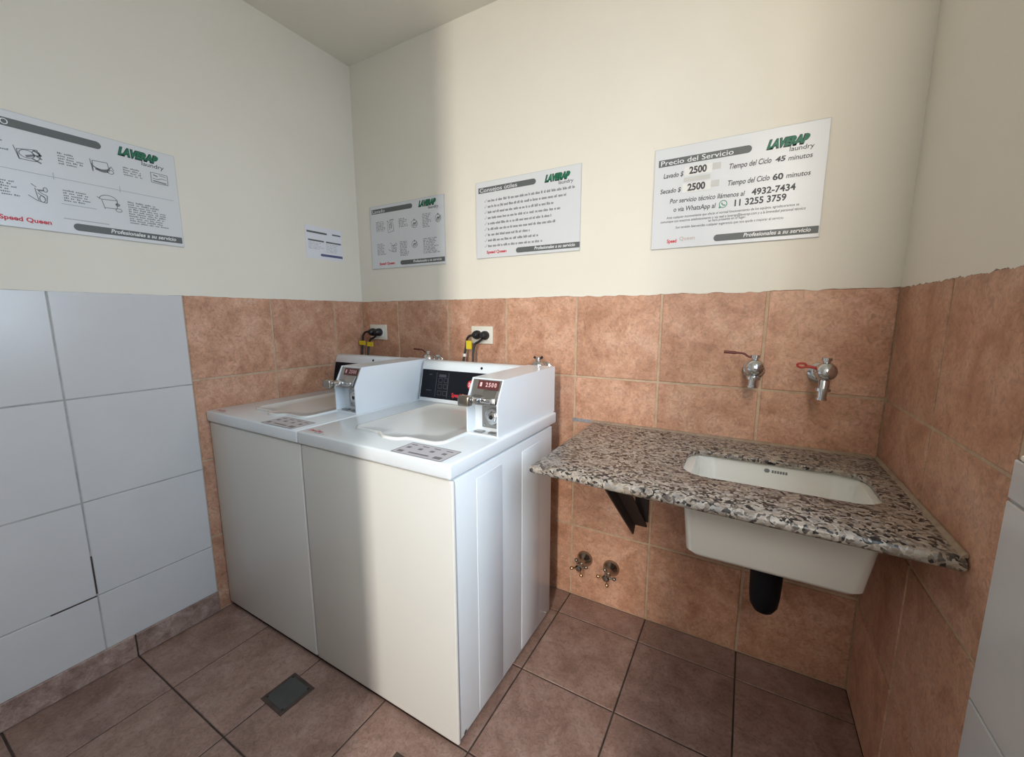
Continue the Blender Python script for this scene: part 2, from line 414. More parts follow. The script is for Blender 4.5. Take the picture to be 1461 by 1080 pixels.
# ------------------------------------------------------------------ washing machines
def washer(x0, x1, label):
    w = x1-x0; base = ((x0+x1)/2, -1.45, 0)
    t = thing('washing_machine', base, label, 'washing machine', 'coin-operated top-loading washers')
    def B(mb, name, m, par=t, sm=None): return mb.build(name, m, par, base, sm)
    B(MB().box(x0+.012, x1-.006, -2.39, -.53, .075, 2.478, .01), 'cabinet', ENAMEL, sm=40)
    B(MB().box(x0+.006, x1, -2.432, -2.393, .055, 2.478, .018, 3), 'front_panel', ENAMELB, sm=40)
    for a, b in ((-2.098, -1.676), (-1.275, -.852)):
        B(MB().box(x1-.012, x1-.0022, a, b, .1, 2.383, .0036, 2), 'embossed_panel', ENAMEL, sm=50)
    for y in (-2.33, -.62): B(MB().lathe((x1-.007, y, .10), (1, 0, 0), [(0, .02), (.006, .02), (.01, .012)], 12), 'side_screw', STEEL)
    for xx in (x0+.1, x1-.1):
        for y in (-2.3, -.65):
            B(MB().lathe((xx, y, .002), (0, 0, 1), [(0, .05), (.012, .055), (.074, .03)], 12), 'foot', BLACK)
    top = B(MB().box(x0-.002, x1, -2.456, -.42, 2.492, 2.625, .02, 3), 'top_panel', ENAMEL, sm=40)
    # printed sticker and small badge on the top
    sp = Plane2((x1-.645, -2.44, 2.625), (1, 0, 0), (0, 1, 0), t, base); mb = MB(); sp.rect(mb, 0, .54, 0, .27, .0015)
    st = mb.build('instruction_sticker', STICK, top, base); mb = MB(); rnd = random.Random(3)
    for k in range(4):
        sp.line(mb, .03+.13*k, .225, .10+.13*k, .225, .018, .0025)
        sp.rect(mb, .04+.13*k, .085+.13*k, .135, .175, .0025)
    sp.rect(mb, .03, .09, .03, .075, .0025); sp.rect(mb, .15, .37, .04, .065, .0025); sp.rect(mb, .42, .50, .03, .08, .0025)
    for q in ((0, 0, .54, 0), (0, .27, .54, .27), (0, 0, 0, .27), (.54, 0, .54, .27)): sp.line(mb, *q, .008, .0025)
    mb.build('sticker_print', INKM, top, base)
    sp = Plane2((x0+.05, -2.43, 2.625), (1, 0, 0), (0, 1, 0), t, base)
    mb = MB(); sp.text(mb, 'Speed Queen', .03, .22, .05, .05, .25, .01, .0016); mb.build('badge_text', RED, top, base)
    mb = MB(); sp.words(mb, .16, .30, .02, .018, rnd); mb.build('badge_print', INKG2, top, base)
    # lid with raised rim and a finger lip
    lx0, lx1, ly0, ly1 = x0+.40, x1-.375, -2.12, -.78
    def lidloop(i, z):
        p = rrect(lx0+i, lx1-i, ly0+i, ly1-i, .10, 16, 3); out = []
        for x, y in p:
            f = (x-lx0)/(lx1-lx0)
            if y < ly0+i+.002 and .36 < f < .66: y -= .075*min(1, min(f-.36, .66-f)/.07)
            out.append((x, y, z))
        return out
    mb = MB(); mb.loft([lidloop(0, 2.6245), lidloop(0, 2.641), lidloop(.006, 2.647), lidloop(.022, 2.647), lidloop(.034, 2.638), lidloop(.2, 2.632)], False, True)
    B(mb, 'lid', LIDM, sm=60)
    # control console
    cx1 = x1-.40
    prof = [(-.70, 2.6255), (-.598, 3.085), (-.585, 3.125), (-.555, 3.155), (-.515, 3.165), (-.45, 3.165), (-.45, 2.6255)]
    con = B(MB().prism(prof, 'x', x0+.012, cx1, .006), 'console', ENAMEL, sm=35)
    d = Vector((0, .102, .4595)); L = d.length; d.normalize(); org = Vector((x0+.012, -.70, 2.6255))
    cp = Plane2(org, (1, 0, 0), d, t, base); cw = cx1-x0-.012
    mb = MB(); cp.rect(mb, .016, cw, .05, L-.04, .004); mb.build('control_panel', GLASSB, con, base)
    mb = MB(); lf = .005
    for (a, b, c, e) in ((.27, .27, .07, .40), (.47, .47, .07, .40)): cp.line(mb, a, c, b, e, .008, lf)
    cp.rect(mb, .31, .43, .34, .375, lf)
    for yy in (.10, .19, .27):
        for xx in (.31, .40):
            for q in ((xx, yy, xx+.06, yy), (xx, yy+.055, xx+.06, yy+.055), (xx, yy, xx, yy+.055), (xx+.06, yy, xx+.06, yy+.055)): cp.line(mb, *q, .006, lf)
    cp.rect(mb, .11, .20, .145, .157, lf); cp.rect(mb, .14, .19, .36, .37, lf)
    mb.build('panel_print', PANELG, con, base)
    mb = MB(); cp.text(mb, 'Speed Queen', .545, .86, .095, .05, .15, .03, lf); mb.build('panel_brand_text', RED, con, base)
    mb = MB(); mb.lathe(cp.P(.835, .275, .004), cp.n, [(0, .055), (.002, .055)], 20); mb.build('panel_emblem', RED, con, base)
    mb = MB(); cp.text(mb, 'SQ', .80, .87, .25, .05, 0, .02, .0075); mb.build('emblem_text', INKW, con, base)
    B(MB().lathe((cx1-.55, -.592, 3.108), (0, -.95, .3), [(-.002, .016), (.006, .016)], 12), 'console_screw', BLACK)
    # coin box housing: two cheeks, roof, back; open recess at the front
    bx0, bx1 = x1-.395, x1-.037
    cheek = [(-1.69, 2.6255), (-1.69, 2.95), (-1.575, 3.167), (-.40, 3.167), (-.40, 2.6255)]
    mb = MB(); mb.prism(cheek, 'x', bx0, bx0+.014); mb.prism(cheek, 'x', bx1-.014, bx1)
    mb.box(bx0+.0141, bx1-.0141, -1.57, -.401, 3.152, 3.1665); mb.box(bx0+.0141, bx1-.0141, -1.688, -1.40, 2.626, 2.642)
    mb.box(bx0+.0141, bx1-.0141, -1.56, -.401, 2.626, 3.1515)
    cb = B(mb, 'coin_box', ENAMEL)
    def C(mb, name, m, sm=None): return mb.build(name, m, cb, base, sm)
    fp = [(-1.655, 2.945), (-1.655, 2.975), (-1.578, 3.15), (-1.562, 3.15), (-1.562, 2.945)]
    C(MB().prism(fp, 'x', bx0+.0145, bx1-.0145), 'meter_plate', STEEL)
    dd = Vector((0, .077, .175)); LL = dd.length; dd.normalize()
    mp = Plane2((bx0+.0145, -1.655, 2.975), (1, 0, 0), dd, t, base); mw = bx1-bx0-.029
    mb = MB(); mp.rect(mb, mw*.2, mw*.92, .10, .185, .003); C(mb, 'price_display', DISPR)
    mb = MB()
    for k, ch in enumerate('1 2500'):
        if ch != ' ': mp.text(mb, ch, mw*(.27+.10*k), mw*(.34+.10*k), .125, .04, 0, .02, .0045)
    C(mb, 'display_digits', DISPW)
    # coin slide: chute block, tongue, push handle
    C(MB().prism([(-1.70, 2.95), (-1.69, 3.0), (-1.64, 3.065), (-1.60, 3.065), (-1.60, 2.95)], 'x', bx0+.17, bx1-.03, .004), 'slide_chute', STEEL)
    C(MB().box(bx0+.06, bx0+.20, -1.83, -1.62, 2.965, 3.012, .008), 'coin_slide', CHROME, 40)
    C(MB().box(bx0+.19, bx0+.30, -1.735, -1.62, 2.955, 3.0, .006), 'slide_guide', CHROME, 40)
    C(MB().box(bx0+.035, bx0+.165, -1.885, -1.81, 2.94, 3.04, .018, 3), 'slide_handle', OLDCHROME, 40)
    C(MB().box(bx0+.0145, bx1-.0145, -1.688, -1.57, 2.925, 2.943, .004), 'shelf_bar', STEEL)
    C(MB().box(bx0+.105, bx1-.016, -1.578, -1.561, 2.68, 2.92, .004), 'lock_plate', STEEL)
    lx, lz = bx0+.238, 2.80
    C(MB().lathe((lx, -1.578, lz), (0, -1, 0), [(0, .082), (.02, .082), (.026, .075), (.026, .052), (.04, .05), (.045, .04), (.045, 0)], 24), 'coin_lock', CHROME, 40)
    C(MB().lathe((lx, -1.6235, lz), (0, -1, 0), [(0, .022), (.002, .022)], 12), 'keyhole', BLACK)
    for sx, sz in ((-.10, -.09), (-.10, .095), (.085, .095)): C(MB().lathe((lx+sx, -1.578, lz+sz), (0, -1, 0), [(0, .014), (.012, .01)], 10), 'plate_screw', CHROME)
    for q0, q1 in ((.06, .16), (.22, .31)): C(MB().box(bx0+q0, bx0+q1, -1.66, -1.60, 2.6425, 2.656, .004), 'tray_slot', STEEL)
    return t
washer(.006, 1.816, 'white coin washer wedged in the corner against the left terracotta wall')
washer(1.826, 3.757, 'white coin washer beside the granite counter, its embossed right side showing')

# ------------------------------------------------------------------ outlets, cords, tags
def outlet(x0, x1, z0, z1, label):
    cx, cz = (x0+x1)/2, (z0+z1)/2; base = (cx, -.002, cz)
    t = thing('wall_outlet', base, label, 'outlet', 'double wall outlets above the washers')
    MB().box(x0, x1, -.03, -.002, z0, z1, .01).build('cover_plate', PLATE, t, base, 40)
    MB().box(x0+.06, x1-.06, -.036, -.029, z0+.05, z1-.05, .003).build('socket_insert', WHITEP, t, base)
outlet(.19, .565, 3.378, 3.622, 'ivory wall outlet in the corner above the left washer')
outlet(2.255, 2.612, 3.372, 3.618, 'ivory wall outlet above the right washer, two black plugs')
def cord(px, pz, path, label, tagbox=None, tie=None):
    base = (px, -.03, pz)
    t = thing('power_cord', base, label, 'power cord', 'black washer power cords')
    MB().lathe((px, -.037, pz), (0, -1, 0), [(0, .062), (.035, .064), (.06, .058), (.10, .04), (.11, .03), (.11, 0)], 20).build('plug', BLACK, t, base, 40)
    MB().tube(path, .017, 8).build('cable', BLACK, t, base, 60)
    if tagbox:
        a, b, c, d, y = tagbox; MB().box(a, b, y-.012, y+.004, c, d, .003).build('yellow_tag', YELLOW, t, base)
    if tie: MB().lathe(tie, (0, 0, 1), [(-.02, .024), (.02, .024)], 10).build('cable_tie', WHITEP, t, base)
cord(2.375, 3.498, [(2.33, -.09, 3.49), (2.27, -.10, 3.48), (2.225, -.10, 3.42), (2.21, -.11, 3.30), (2.19, -.14, 3.12), (2.19, -.20, 2.85)], 'black power cord plugged into the left socket above the right washer, white tie', None, (2.20, -.125, 3.21))
cord(2.505, 3.492, [(2.48, -.09, 3.445), (2.43, -.10, 3.405), (2.375, -.11, 3.37), (2.355, -.125, 3.28), (2.36, -.15, 3.12), (2.37, -.20, 2.85)], 'black power cord with folded yellow tag in the right socket above the right washer', (2.255, 2.345, 3.30, 3.42, -.15))
cord(.295, 3.500, [(.25, -.09, 3.50), (.18, -.11, 3.50), (.12, -.12, 3.44), (.105, -.12, 3.33), (.10, -.14, 3.15), (.11, -.20, 2.85)], 'black power cord nearest the corner with yellow tag in the left outlet', (.055, .20, 3.285, 3.355, -.145))
cord(.43, 3.500, [(.40, -.09, 3.452), (.35, -.10, 3.41), (.285, -.115, 3.38), (.255, -.13, 3.28), (.26, -.16, 3.12), (.27, -.2, 2.85)], 'black power cord in the right socket of the corner outlet', (.27, .40, 3.27, 3.345, -.165))

# ------------------------------------------------------------------ lever taps
def MBk(k):
    class K(MBfull):                       # the same tap with a shorter reach out of the wall
        def build(s, *a, **kw):
            for v in s.bm.verts: v.co.y *= k
            return MBfull.build(s, *a, **kw)
    return K
MBfull = MB
def tap(x, z, label, lev, short=False, ky=1.0, drop=1.0, flat=False):
    base = (x, -.002, z); MB = MBk(ky)
    t = thing('lever_tap', base, label, 'tap', 'lever taps along the tiled wall')
    MB().lathe((x, -.002, z), (0, -1, 0), [(0, .10), (.02, .10), (.045, .075), (.05, .05)], 24).build('wall_flange', CHROME, t, base, 40)
    mb = MB(); mb.lathe((x, -.03, z+.02), (0, -1, .1), [(0, .048), (.12, .048), (.12, .07), (.18, .07), (.18, .055), (.24, .075), (.32, .085), (.36, .075), (.39, .045), (.40, .0)], 24)
    mb.lathe((x, -.33, z+.09), (0, 0, 1), [(0, .03), (.06, .03), (.06, .04), (.085, .04), (.09, 0)], 14)
    mb.build('valve_body', CHROME, t, base, 40)
    mb = MB(); zb = z-.12*drop
    mb.tube([(x, -.33, z+.03), (x-.004, -.34, z-.03), (x-.008*drop, -.35, zb+.02), (x-.012*drop, -.355, zb-.01)], .042, 14)
    mb.lathe((x-.012*drop, -.355, zb), (-.05, -.03, -1), [(0, .06), (.025, .06), (.025, .038), (.085, .036), (.085, .043), (.105, .043), (.105, .03), (.05, .026)], 16)
    mb.build('spout', CHROME, t, base, 40)
    h = z+.125
    if flat:
        mb = MB(); mb.tube([(x+.02, -.33, h-.05), (x-.06, -.33, h-.045), (x-.15, -.33, h-.035)], .013, 8)
        mb.tube([(x-.14, -.33, h-.035), (x-.16, -.33, h-.011), (x-.205, -.33, h-.013), (x-.21, -.33, h-.033), (x-.18, -.33, h-.047), (x-.14, -.33, h-.035)], .010, 8)
        mb.build('lever', lev, t, base, 60)
    elif short: MB().tube([(x+.06, -.33, h+.06), (x+.02, -.33, h+.035), (x-.02, -.33, h+.035), (x-.06, -.33, h+.055)], .016, 8).build('lever', lev, t, base, 60)
    else: MB().tube([(x+.03, -.33, h+.03), (x-.05, -.33, h+.03), (x-.10, -.33, h+.06), (x-.17, -.33, h+.065), (x-.27, -.33, h+.07)], lambda f: .010 if f < .75 else .014, 8).build('lever', lev, t, base, 60)
tap(5.755, 3.215, 'chrome lever tap seen end-on, left one above the granite counter', DKRED, drop=.25)
tap(6.30, 3.215, 'chrome lever tap with bright red handle, nearest the right wall', REDLEV, drop=.8, flat=True)
tap(1.62, 3.08, 'dark lever tap peeking over the left washer, red-brown lever', DKRED, False, .72)
tap(3.42, 3.07, 'small tap peeking over the back corner of the right washer', IRON, True, .72)

# ------------------------------------------------------------------ cross-handle valves under the counter
def valve(x, z, rot, label):
    base = (x, -.002, z)
    t = thing('shutoff_valve', base, label, 'valve', 'cross-handle valves under the counter')
    MB().lathe((x, -.002, z), (0, -1, 0), [(0, .105), (.02, .105), (.05, .09), (.09, .055), (.12, .045), (.17, .04), (.17, .0)], 24).build('escutcheon', OLDCHROME, t, base, 40)
    hb = MB().lathe((x, -.165, z), (0, -1, 0), [(0, .032), (.06, .04), (.09, .045), (.11, .03), (.115, 0)], 16).build('handle_hub', OLDCHROME, t, base, 40)
    for k in range(4):
        a = math.radians(rot+90*k); d = Vector((math.cos(a), 0, math.sin(a))); c = Vector((x, -.235, z))
        mb = MB(); mb.lathe(c+d*.03, d, [(0, .016), (.05, .011), (.055, .02), (.075, .024), (.09, .018), (.097, 0)], 12)
        mb.build('handle_arm', BRASS if k in (2, 3) else OLDCHROME, t, base, 50)
valve(4.02, .575, 20, 'cross-handle chrome valve low on the wall, nearest the washer')
valve(4.375, .555, 8, 'cross-handle chrome valve low on the wall, nearest the sink')

# ------------------------------------------------------------------ counter, sink, bracket
cx0, cx1, cz, th = 4.078, W-.012, 2.455, .082
def yfront(x): return -1.745-.12*(x-cx0)/(cx1-cx0)
def cloop(i, z):
    return [(x, (y if y > -1.0 else -1.0+(y+1.0)*((-yfront(x)-1.0)/.8)), z) for x, y in rect_like(cx0+i, cx1-i*.2, -1.80+i, -.004-i*.2, 8, 4)]
def hloop(i, z): return [(x, y, z) for x, y in rrect(5.268-i, 6.605+i, -1.272-i, -.568+i, .20+i, 8, 4)]
b0 = (cx0, -.004, cz-th)
ct = thing('countertop', b0, 'speckled brown and black granite counter with a rectangular sink cut-out', 'countertop')
mb = MB(); prof = [(.034, 0), (.014, .008), (.003, .024), (0, .041), (.003, .058), (.014, .074), (.034, th)]
loops = [hloop(.15, cz-.042), hloop(.006, cz-.042), hloop(0, cz-.014), hloop(.006, cz-.004), hloop(.014, cz)]+[cloop(i, cz-dz) for i, dz in prof]+[hloop(.15, cz-.042)]
mb.loft(loops, False, False); bmesh.ops.remove_doubles(mb.bm, verts=mb.bm.verts, dist=1e-5)
mb.build('granite_slab', GRANITE, ct, b0, 35)
mb = MB(); mb.prism([(W-.032, cz-.002), (W-.013, cz+.022), (W-.003, cz+.022), (W-.003, cz-.002)], 'y', -1.83, -.02)
mb.prism([(-.05, cz-.002), (-.02, cz+.018), (-.004, cz+.018), (-.004, cz-.002)], 'x', 4.085, W-.05)
mb.build('caulk_bead', CAULK, ct, b0)
mb = MB(); mb.box(3.80, 4.06, -.006, .012, 2.425, 2.468, .004)
mb.build('mortar_patch', noisy('grey_mortar', (.22, .22, .23), (.36, .36, .36), .9, 60), wall_back)

sb = (5.94, -.92, 1.8)
sk_ = thing('laundry_sink', sb, 'white ceramic undermount basin hanging below the granite counter', 'sink')
def L(x0, x1, y0, y1, r, z): return [(x, y, z) for x, y in rrect(x0, x1, y0, y1, r, 6, 5)]
zt = cz-.0455
mb = MB().loft([L(5.42, 6.46, -1.28, -.55, .10, 1.772), L(5.365, 6.51, -1.335, -.52, .10, 1.786), L(5.35, 6.53, -1.36, -.50, .08, 1.82), L(5.30, 6.60, -1.39, -.46, .06, zt-.035), L(5.245, 6.635, -1.395, -.45, .06, zt-.03), L(5.245, 6.635, -1.395, -.45, .06, zt),
    L(5.335, 6.565, -1.335, -.50, .16, zt), L(5.345, 6.555, -1.325, -.51, .17, zt-.03), L(5.41, 6.49, -1.27, -.56, .17, 1.93), L(5.46, 6.44, -1.22, -.60, .15, 1.87), L(5.60, 6.3, -1.10, -.72, .1, 1.85)])
bowl = mb.build('basin', CERAMIC, sk_, sb, 40)
MB().lathe((5.95, -.93, 1.851), (0, 0, 1), [(0, .085), (.012, .085), (.014, .06), (.006, .05), (.006, 0)], 24).build('drain_strainer', CHROME, sk_, sb, 40)
sp = Plane2((5.90, -.517, 2.315), (1, 0, 0), (0, .05, 1), sk_, sb); mb = MB()
sp.rect(mb, 0, .045, .005, .042, .003, True, True); rnd = random.Random(5); x = .06
while x < .175: sp.rect(mb, x, x+.016, .008, .034, .003); x += .021
mb.build('maker_mark', INKM, bowl, sb)
mb = MB(); mb.lathe((5.965, -.95, 1.775), (0, 0, -1), [(-.005, .12), (.05, .12), (.05, .135), (.10, .135), (.10, .125), (.40, .115), (.49, .105), (.545, .075), (.57, .035), (.575, 0)], 28)
mb.tube([(5.965, -.93, 1.52), (6.02, -.72, 1.60), (6.05, -.35, 1.62), (6.05, -.005, 1.62)], .062, 14)
mb.build('drain_trap', PIPEM, sk_, sb, 50)

bb = (4.72, -.01, 1.25)
br = thing('shelf_bracket', bb, 'dark iron angle bracket bracing the granite counter to the wall', 'bracket')
def bar(mb, p, q, wx, wz):
    p, q = Vector(p), Vector(q); d = (q-p).normalized(); a = Vector((1, 0, 0)); b = d.cross(a).normalized()
    lo = [[c+a*s*wx+b*r*wz for s, r in ((-.5, -.5), (.5, -.5), (.5, .5), (-.5, .5))] for c in (p, q)]
    mb.loft(lo)
mb = MB(); bar(mb, (4.645, -1.30, 2.265), (4.645, -.05, 1.20), .018, .15); bar(mb, (4.72, -1.30, 2.325), (4.72, -.05, 1.255), .15, .018)
mb.build('brace', IRON, br, bb)
mb = MB(); mb.box(4.64, 4.80, -.025, -.003, 1.3, 2.344); mb.build('wall_leg', IRON, br, bb)
mb = MB(); mb.box(4.64, 4.80, -1.42, -.003, 2.345, 2.366); mb.build('top_arm', IRON, br, bb)

# ------------------------------------------------------------------ signs
def board(org, right, wd_, ht, label, cat='sign', name='sign_board', tilt=0.0):
    org = Vector(org); right = Vector(right); upv = Vector((0, 0, 1)); n = right.cross(upv)
    t = thing(name, org, label, cat)
    cs = [org+right*a+upv*b for a, b in ((0, 0), (wd_, 0), (wd_, ht), (0, ht))]
    mb = MB(); mb.loft([[c+n*.004 for c in cs], [c+n*.0195 for c in cs]]); bk = mb.build('panel', SIGNE, t, org)
    mb = MB(); i = .005; cs = [org+right*a+upv*b for a, b in ((i, i), (wd_-i, i), (wd_-i, ht-i), (i, ht-i))]
    mb.loft([[c+n*.0194 for c in cs], [c+n*.0205 for c in cs]]); mb.build('face_sheet', SIGN, t, org)
    return t, Plane2(org+n*.0205, right, upv, t, org), org
def template(t, pl, org, title, tx1, cut=0.0):
    def add(name, m, fn): mb = MB(); fn(mb); return mb.build(name, m, t, org)
    add('header_bar', INKG, lambda mb: pl.rect(mb, .042, .90, .838, .908, .0012, False, True))
    add('title_text', INKW, lambda mb: pl.text(mb, title, .065, tx1, .850, .047, 0, .004, .0024))
    add('logo_shadow', GREEND, lambda mb: pl.text(mb, 'LAVERAP', 1.018, 1.352, .842, .070, .35, .10, .0016))
    add('logo_text', GREEN, lambda mb: pl.text(mb, 'LAVERAP', 1.026, 1.356, .848, .064, .35, .045, .0026))
    add('logo_subtext', INKD, lambda mb: pl.text(mb, 'laundry', 1.205, 1.395, .790, .040, .08, .006, .0016))
    add('footer_bar', INKG, lambda mb: pl.rect(mb, .618, 1.49, .036, .102, .0012, True, False))
    add('footer_text', INKW, lambda mb: pl.text(mb, 'Profesionales a su servicio', .885, 1.432, .056, .036, .2, .02, .0024))
    return add
def brand(add, pl, m=RED, txt='Speed Queen', x1=.475): add('brand_text', m, lambda mb: pl.text(mb, txt, .165, x1, .058, .036, 0, .03, .0016))
def washer_icon(pl, mb, x0, x1, y0, y1, kind, w=.007):
    """small line drawings of loading, dosing and cleaning"""
    X = lambda f: x0+(x1-x0)*f; Y = lambda f: y0+(y1-y0)*f
    def pl_(pts, ww=w):
        for (a, b), (c, d) in zip(pts, pts[1:]): pl.line(mb, X(a), Y(b), X(c), Y(d), ww)
    def circ(cx, cy, r, ww=w, n=14, a0=0, a1=360):
        ps = [(cx+r*math.cos(math.radians(a0+(a1-a0)*k/n)), cy+r*math.sin(math.radians(a0+(a1-a0)*k/n))) for k in range(n+1)]; pl_(ps, ww)
    if kind == 0:
        pl_([(0, .95), (.15, .1), (.75, .1), (.95, .4), (.85, .95), (.1, .75), (.15, .1)]); circ(.45, .52, .28); pl_([(.4, .35), (.75, .55)], w*3); pl_([(.62, .28), (.95, .05)], w*2); pl_([(.7, .9), (1, .6), (.8, .5), (1, .35)], w*1.6); circ(.8, .7, .15)
    elif kind == 1:
        pl_([(0, 1), (.08, .1), (.1, .9), (.75, .95), (.8, .3)]); circ(.45, .75, .42, w*1.6, 12, 190, 350); pl_([(.2, .35), (.5, .22), (.75, .3)], w*3.5); circ(.85, .3, .14); pl_([(.9, .75), (1, .45)])
    elif kind == 2:
        pl_([(0, 1), (.3, .85)]); pl_([(.2, .8), (.35, .1), (.85, .05), (.95, .45), (.6, .55), (.3, .75)]); circ(.88, .78, .13); pl_([(.4, .7), (.75, .72)], w*2.2); pl_([(.35, .55), (.8, .3)]); circ(.6, .25, .18); pl_([(-.3, .35), (.3, .1)])
    elif kind == 3:
        pl_([(0, 1), (.2, .85), (.3, .1)]); pl_([(.2, .85), (.9, .95), (.85, .25), (.3, .2)]); circ(.5, .85, .4, w, 12, 0, 180); circ(.92, .15, .14); circ(.9, .6, .08, w*2)
    elif kind == 4:
        pl_([(0, 0), (0, 1), (1, 1), (1, 0), (0, 0)]); pl_([(.15, .8), (.4, .7)], w*2); pl_([(.5, .85), (.9, .8)]); pl_([(.1, .45), (.4, .4), (.6, .55), (.9, .5)]); pl_([(.1, .2), (.9, .12)], w*2)
    elif kind == 5:
        pl_([(.1, .0), (.05, .7), (.3, .85), (.8, .8), (.95, .1), (.1, 0)]); pl_([(.35, .2), (.3, .65), (.6, .75), (.62, .3)], w*1.5); circ(.45, .5, .12); pl_([(.0, .95), (.12, .85)], w*2.5); pl_([(.35, .98), (.95, 1.0)], w*2)
    else:
        circ(.5, .42, .42); pl_([(.5, .95), (.5, .75)], w*3); pl_([(.3, .25), (.45, .55), (.6, .4), (.8, .65)], w*2.2); circ(.42, .3, .14); circ(.68, .35, .12)

def text_at(t, pl, org, name, m, items):
    for (s, x0, x1, y, h, sh, bo, ti) in items:
        mb = MB(); pl.text(mb, s, x0, x1, y, h, sh, bo, .0016, ti); mb.build(name, m, t, org)
# price sign
t, pl, o = board((4.68, 0, 4.475), (1, 0, 0), 1.50, 1.02, 'white price board high on the right, Precio del Servicio with two 2500 stickers')
add = template(t, pl, o, 'Precio del Servicio', .745)
text_at(t, pl, o, 'service_text', INKD, [('Lavado $', .098, .293, .722, .045, .15, .016, 0), ('Secado $', .072, .277, .570, .044, .15, .016, 0),
    ('Tiempo del Ciclo', .716, 1.070, .716, .048, .2, .016, 0), ('minutos', 1.203, 1.389, .710, .042, .15, .012, 0),
    ('Tiempo del Ciclo', .714, 1.067, .561, .048, .2, .016, 0), ('minutos', 1.199, 1.387, .558, .042, .15, .012, 0),
    ('Por servicio técnico llámenos al', .173, .870, .462, .045, .2, .014, -.02), ('o via WhatsApp al', .216, .618, .374, .046, .15, .014, -.02)])
text_at(t, pl, o, 'phone_numbers', INKD, [('4932-7434', .926, 1.282, .444, .056, 0, .03, 0), ('11 3255 3759', .786, 1.216, .360, .058, 0, .03, 0)])
text_at(t, pl, o, 'cycle_minutes', INKD, [('45', 1.10, 1.182, .716, .042, .12, .035, 0), ('60', 1.091, 1.177, .555, .052, 0, .035, 0)])
text_at(t, pl, o, 'fine_print', INKD, [
    ('Ante cualquier inconveniente que afecte el normal funcionamiento de los equipos, agradeceremos se', .149, 1.322, .306, .024, .1, .004, -.006),
    ('comunique con nosotros telefonicamente o via mail a laverap@laverap.com y a la brevedad personal técnico', .089, 1.375, .268, .024, .1, .004, -.008),
    ('se hará presente en el lugar.', .559, .894, .236, .024, .1, .004, 0),
    ('Son también bienvenidas cualquier sugerencia que nos ayude a mejorar el servicio.', .245, 1.212, .200, .024, .1, .004, -.008)])
mb = MB()
for k in range(20):
    a0, a1 = 2*math.pi*k/20, 2*math.pi*(k+1)/20; c = (.684, .393)
    pl.line(mb, c[0]+.034*math.cos(a0), c[1]+.034*math.sin(a0), c[0]+.034*math.cos(a1), c[1]+.034*math.sin(a1), .008)
pl.line(mb, .655, .373, .648, .358, .008); pl.line(mb, .648, .358, .668, .363, .008)
pl.line(mb, .670, .408, .676, .392, .012); pl.line(mb, .676, .392, .692, .378, .010); pl.line(mb, .692, .378, .704, .384, .012)
mb.build('messenger_icon', mat('icon_green', (.10, .30, .20), .5), t, o)
for k, (x0, x1, y0, y1, tx) in enumerate(((.302, .562, .714, .802, (.348, .513, .731, .064)), (.290, .558, .551, .642, (.340, .508, .567, .064)))):
    mb = MB(); pl.rect(mb, x0, x1, y0, y1, .003); st = mb.build('price_sticker', WHITEP, t, o)
    mb = MB(); pl.text(mb, '2500', *tx, 0, .04, .0045); mb.build('sticker_digits', INKD, st, o)
TAPE = mat('old_tape', (.60, .585, .55), .5)
for q in ((.566, .640, .735, .80), (.560, .635, .575, .635), (.30, .55, .655, .70)):
    mb = MB(); pl.rect(mb, *q, .0014); mb.build('tape_residue', TAPE, t, o)
brand(add, pl, RED, 'Speed', .262)
text_at(t, pl, o, 'worn_brand_text', mat('faded_print', (.55, .47, .44), .5), [('Queen', .29, .44, .075, .036, 0, .02, 0)])
# tips sign
t, pl, o = board((2.362, 0, 4.535), (1, 0, 0), 1.492, .982, 'white instruction board with nine lines of tips, middle of the back wall')
add = template(t, pl, o, 'Consejos útiles', .635); brand(add, pl)
rnd = random.Random(11)
ends = [1.414, 1.305, 1.162, 1.255, 1.117, 1.173, .82, .936, 1.01]
for k, e in enumerate(ends):
    y = .718-.072*k
    mb = MB(); pl.words(mb, .188, e, y, .032, rnd); mb.build('tip_line', INKM, t, o)
    mb = MB(); pl.line(mb, .135, y+.015, .148, y, .007); pl.line(mb, .148, y, .172, y+.038, .007); mb.build('check_mark', INKG2, t, o)
# washing sign
t, pl, o = board((.318, 0, 4.507), (1, 0, 0), 1.497, .955, 'white instruction board with six small drawings, next to the back corner')
def add3(s): return s
add = template(t, pl, o, 'Lavado', .33); brand(add, pl, RED, 'Speed Queen', .50)
if 1:
    for (x0, x1, a, b) in ((.131, .334, .72, .55), (.62, .817, .72, .58), (1.09, 1.262, .735, .53), (.133, .336, .386, .205), (.623, .819, .385, .165), (1.093, 1.423, .388, .16)):
        mb = MB(); pl.block(mb, x0, x1, a, b, .014, .0225, rnd); mb.build('paragraph_print', INKM, t, o)
if 1:
    for k, (x0, x1, y1, y0, kd) in enumerate(((.371, .517, .72, .535, 5), (.855, 1.002, .69, .555, 6), (1.321, 1.445, .717, .59, 6), (.416, .556, .38, .23, 2), (.854, .988, .387, .27, 6))):
        mb = MB(); washer_icon(pl, mb, x0, x1, y0, y1, kd, .006); mb.build('line_drawing', INKM, t, o)
